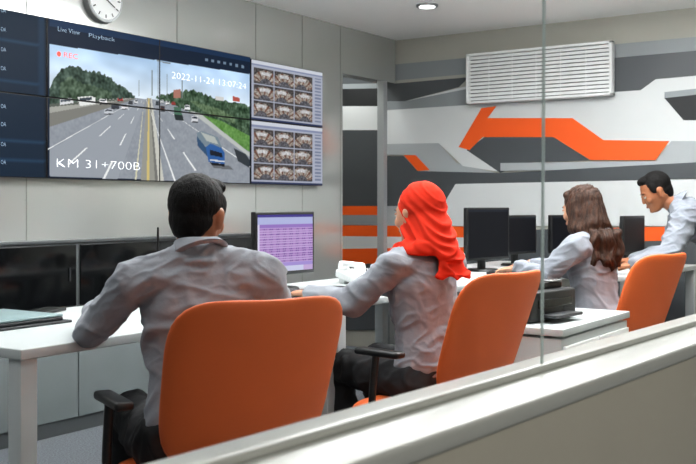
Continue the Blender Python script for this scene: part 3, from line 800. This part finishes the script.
    if hair=='short':
        Hh=[[he(0,-0.020,0.042,(0.079,0.089,0.084))],[he(0,-0.043,-0.005,(0.065,0.057,0.06)),he(0,-0.056,-0.045,(0.048,0.03,0.025))],
            [he(-0.068,0.008,0.035,(0.011,0.03,0.035))],[he(0.068,0.008,0.035,(0.011,0.03,0.035))],[he(0.01,0.030,0.091,(0.056,0.042,0.028))]]
        mkobj('hair',blob(Hh,0.0042,5,lambda c:0.0015*noise.noise(c*38)+0.0016*noise.noise(Vector((c.x*150,c.y*150,c.z*50)))),M_hair,body)
    elif hair=='long':
        Hh=[[he(0,-0.022,0.04,(0.084,0.096,0.088))],[he(0,-0.045,0.0,(0.085,0.075,0.08)),he(0.0,-0.07,-0.12,(0.105,0.06,0.06))],
            [he(0,-0.07,-0.12,(0.105,0.06,0.06)),ell(nb+V((0.0,-0.10,-0.13)),(0.095,0.035,0.04))],
            [he(-0.076,0.0,0.01,(0.014,0.04,0.05)),he(-0.088,-0.01,-0.10,(0.03,0.045,0.04)),ell(nb+V((-0.10,-0.05,-0.10)),(0.03,0.04,0.04))],
            [he(0.076,0.0,0.01,(0.014,0.04,0.05)),he(0.088,-0.01,-0.10,(0.03,0.045,0.04)),ell(nb+V((0.10,-0.05,-0.08)),(0.03,0.04,0.04))],
            [he(0.0,0.036,0.084,(0.06,0.035,0.026))]]
        for q,(a_,b_,c_) in enumerate(((-0.11,-0.06,-0.15),(-0.04,-0.12,-0.17),(0.03,-0.13,-0.15),(0.09,-0.08,-0.14),(-0.07,-0.10,-0.13))):
            Hh.append([ell(nb+V((a_*0.9,b_*0.9,0.0)),0.028),ell(nb+V((a_,b_,c_+0.05)),0.022),ell(nb+V((a_*1.05,b_,c_)),0.010)])
        def wave(c):
            t=min(1,max(0,(hc.z-c.z)/0.12)); return Vector((math.sin(c.z*62+c.y*20),0.8*math.cos(c.z*55+c.x*25),0))*0.008*t
        mkobj('hair',blob(Hh,0.005,3,strands(0.008,seed),wave),M_hairb,body)
    elif hair=='hijab':
        Hh=[[he(0,-0.030,0.028,(0.088,0.100,0.104))],[he(0,-0.032,0.0,(0.082,0.090,0.08)),he(0,-0.005,-0.085,(0.064,0.070,0.045)),ell(nb+V((0,-0.005,0.035)),(0.080,0.080,0.04))],
            [he(0,-0.045,0.0,(0.078,0.078,0.07)),ell(nb+V((0,-0.05,0.04)),(0.086,0.07,0.045)),ell(nb+V((0.02,-0.12,-0.02)),(0.070,0.028,0.025))],
            [ell(nb+V((0,-0.03,0.02)),(0.112,0.092,0.032)),ell(nb+V((0,-0.02,-0.015)),(0.145,0.10,0.018))],
            [ell(nb+V((0.04,-0.10,0.0)),(0.06,0.030,0.035)),ell(nb+V((0.06,-0.170,-0.095)),(0.020,0.008,0.012)),ell(nb+V((-0.03,-0.135,-0.09)),(0.035,0.010,0.012))],
            [ell(nb+V((0,0.06,-0.01)),(0.10,0.05,0.04)),ell(nb+V((0,0.09,-0.10)),(0.08,0.03,0.04))]]
        mkobj('headscarf',blob(Hh,0.0042,10,drape(0.013,hc.z+0.07,seed)),M_hijab,body)
    return body
J1=dict(hip=(0,-0.02,0.57),neck=(0,0.03,1.055),head=(0.005,0.085,1.165),look=(34,5,3),shL=(-0.182,0.03,0.99),shR=(0.182,0.02,0.99),
 elL=(-0.285,0.17,0.838),wrL=(-0.255,0.41,0.872),hdL=(0.16,0.95,-0.06),elR=(0.27,0.15,0.80),wrR=(0.14,0.37,0.862),hdR=(-0.3,0.95,-0.06),
 knL=(-0.15,0.42,0.55),knR=(0.12,0.43,0.55),anL=(-0.15,0.40,0.10),anR=(0.12,0.44,0.10),curl=0.6)
person((2.03,1.87,0),52,'seated man in light grey shirt, short black hair, back turned',J1,M_skinm,M_shirt,'short',wide=1.02,seed=1,ak=0.93)
J2=dict(hip=(0,-0.02,0.565),neck=(0,0.03,1.03),head=(0.02,0.075,1.160),look=(-4,6,0),shL=(-0.16,0.03,0.970),shR=(0.16,0.02,0.970),
 elL=(-0.23,0.19,0.830),wrL=(-0.24,0.42,0.850),hdL=(-0.05,0.95,-0.06),elR=(0.22,0.2,0.83),wrR=(0.10,0.42,0.862),hdR=(-0.1,0.95,-0.06),
 knL=(-0.11,0.39,0.555),knR=(0.12,0.40,0.555),anL=(-0.11,0.34,0.10),anR=(0.12,0.38,0.10),curl=0.5,hs=0.92)
person((3.26,1.84,0),76,'seated woman in red headscarf and grey blouse reaching for a mouse',J2,M_skinw,M_shirtw,'hijab',wide=0.95,seed=4,ak=0.95)
J3=dict(J2); J3.update(look=(2,10,0),elL=(-0.22,0.17,0.83),wrL=(-0.14,0.37,0.85),hdL=(0.05,0.95,-0.05),head=(0,0.085,1.15))
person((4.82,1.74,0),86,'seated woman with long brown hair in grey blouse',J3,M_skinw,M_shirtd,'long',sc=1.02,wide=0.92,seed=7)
J4=dict(hip=(0,0,0.93),neck=(0,0.37,1.20),head=(-0.01,0.49,1.275),look=(-8,28,0),shL=(-0.195,0.34,1.13),shR=(0.185,0.33,1.14),
 elL=(-0.35,0.44,0.93),wrL=(-0.37,0.63,0.862),hdL=(-0.05,0.95,-0.1),elR=(0.28,0.40,0.90),wrR=(0.20,0.62,0.862),hdR=(-0.2,0.95,-0.1),
 knL=(-0.10,0.04,0.50),knR=(0.10,0.04,0.50),anL=(-0.11,-0.02,0.10),anR=(0.11,0.0,0.10),curl=0.4)
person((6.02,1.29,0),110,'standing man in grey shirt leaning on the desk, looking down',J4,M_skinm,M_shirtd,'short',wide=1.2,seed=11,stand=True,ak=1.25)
mouse(3.13,2.37,0.0); mouse(2.165,2.435,-0.6)

# ---------------------------------------------------------------- lights
def area(x,y,z,sx_,sy,p,c=(0.98,0.995,1.0),rot=(0,0,0)):
    l=bpy.data.lights.new('ceiling_or_fill_light','AREA'); l.shape='RECTANGLE'; l.size=sx_; l.size_y=sy; l.energy=p; l.color=c
    o=bpy.data.objects.new('ceiling_or_fill_light',l); COL.objects.link(o); o.location=(x,y,z); o.rotation_euler=rot; return o
for x,y,p in ((0.6,3.0,16),(2.4,1.3,11),(2.4,3.0,20),(4.2,1.1,12),(4.2,2.8,23),(5.7,1.2,19),(5.3,2.2,20)):
    area(x,y,CEIL-0.02,1.2,0.3,p)
for x,y,p in ((1.0,2.2,6),(3.0,2.2,38),(4.2,1.7,62),(4.7,0.7,50)):  # unseen upward fills, added to brighten the ceiling
    area(x,y,2.16,1.2,0.15,p,rot=(math.pi,0,0))
area(0.9,-0.9,CEIL-0.02,1.2,0.4,13,c=(1,0.96,0.9))  # unseen corridor fill, added to lighten the low wall
area(1.2,-1.5,1.7,2.4,0.6,13,c=(1,0.96,0.9),rot=(math.radians(72),0,0))  # unseen fill behind the camera, added to light the low wall's near face
area(6.5,4.7,CEIL-0.02,0.4,0.4,7)  # unseen fill, added to brighten the recess
wd=bpy.data.worlds.new('World'); S.world=wd; wd.use_nodes=True
wd.node_tree.nodes['Background'].inputs[0].default_value=(0.75,0.85,0.95,1); wd.node_tree.nodes['Background'].inputs[1].default_value=0.05

# ---------------------------------------------------------------- camera
cam=bpy.data.cameras.new('camera'); cam.lens=36*F/696; cam.sensor_width=36; cam.sensor_fit='HORIZONTAL'
cam.shift_y=-(232-HZ)/696; cam.clip_start=0.05
cam.dof.use_dof=True; cam.dof.focus_distance=3.6; cam.dof.aperture_fstop=10
co=bpy.data.objects.new('camera',cam); COL.objects.link(co); co.location=(0,0,H); co.rotation_euler=(math.radians(90),0,A-math.radians(90))
S.camera=co
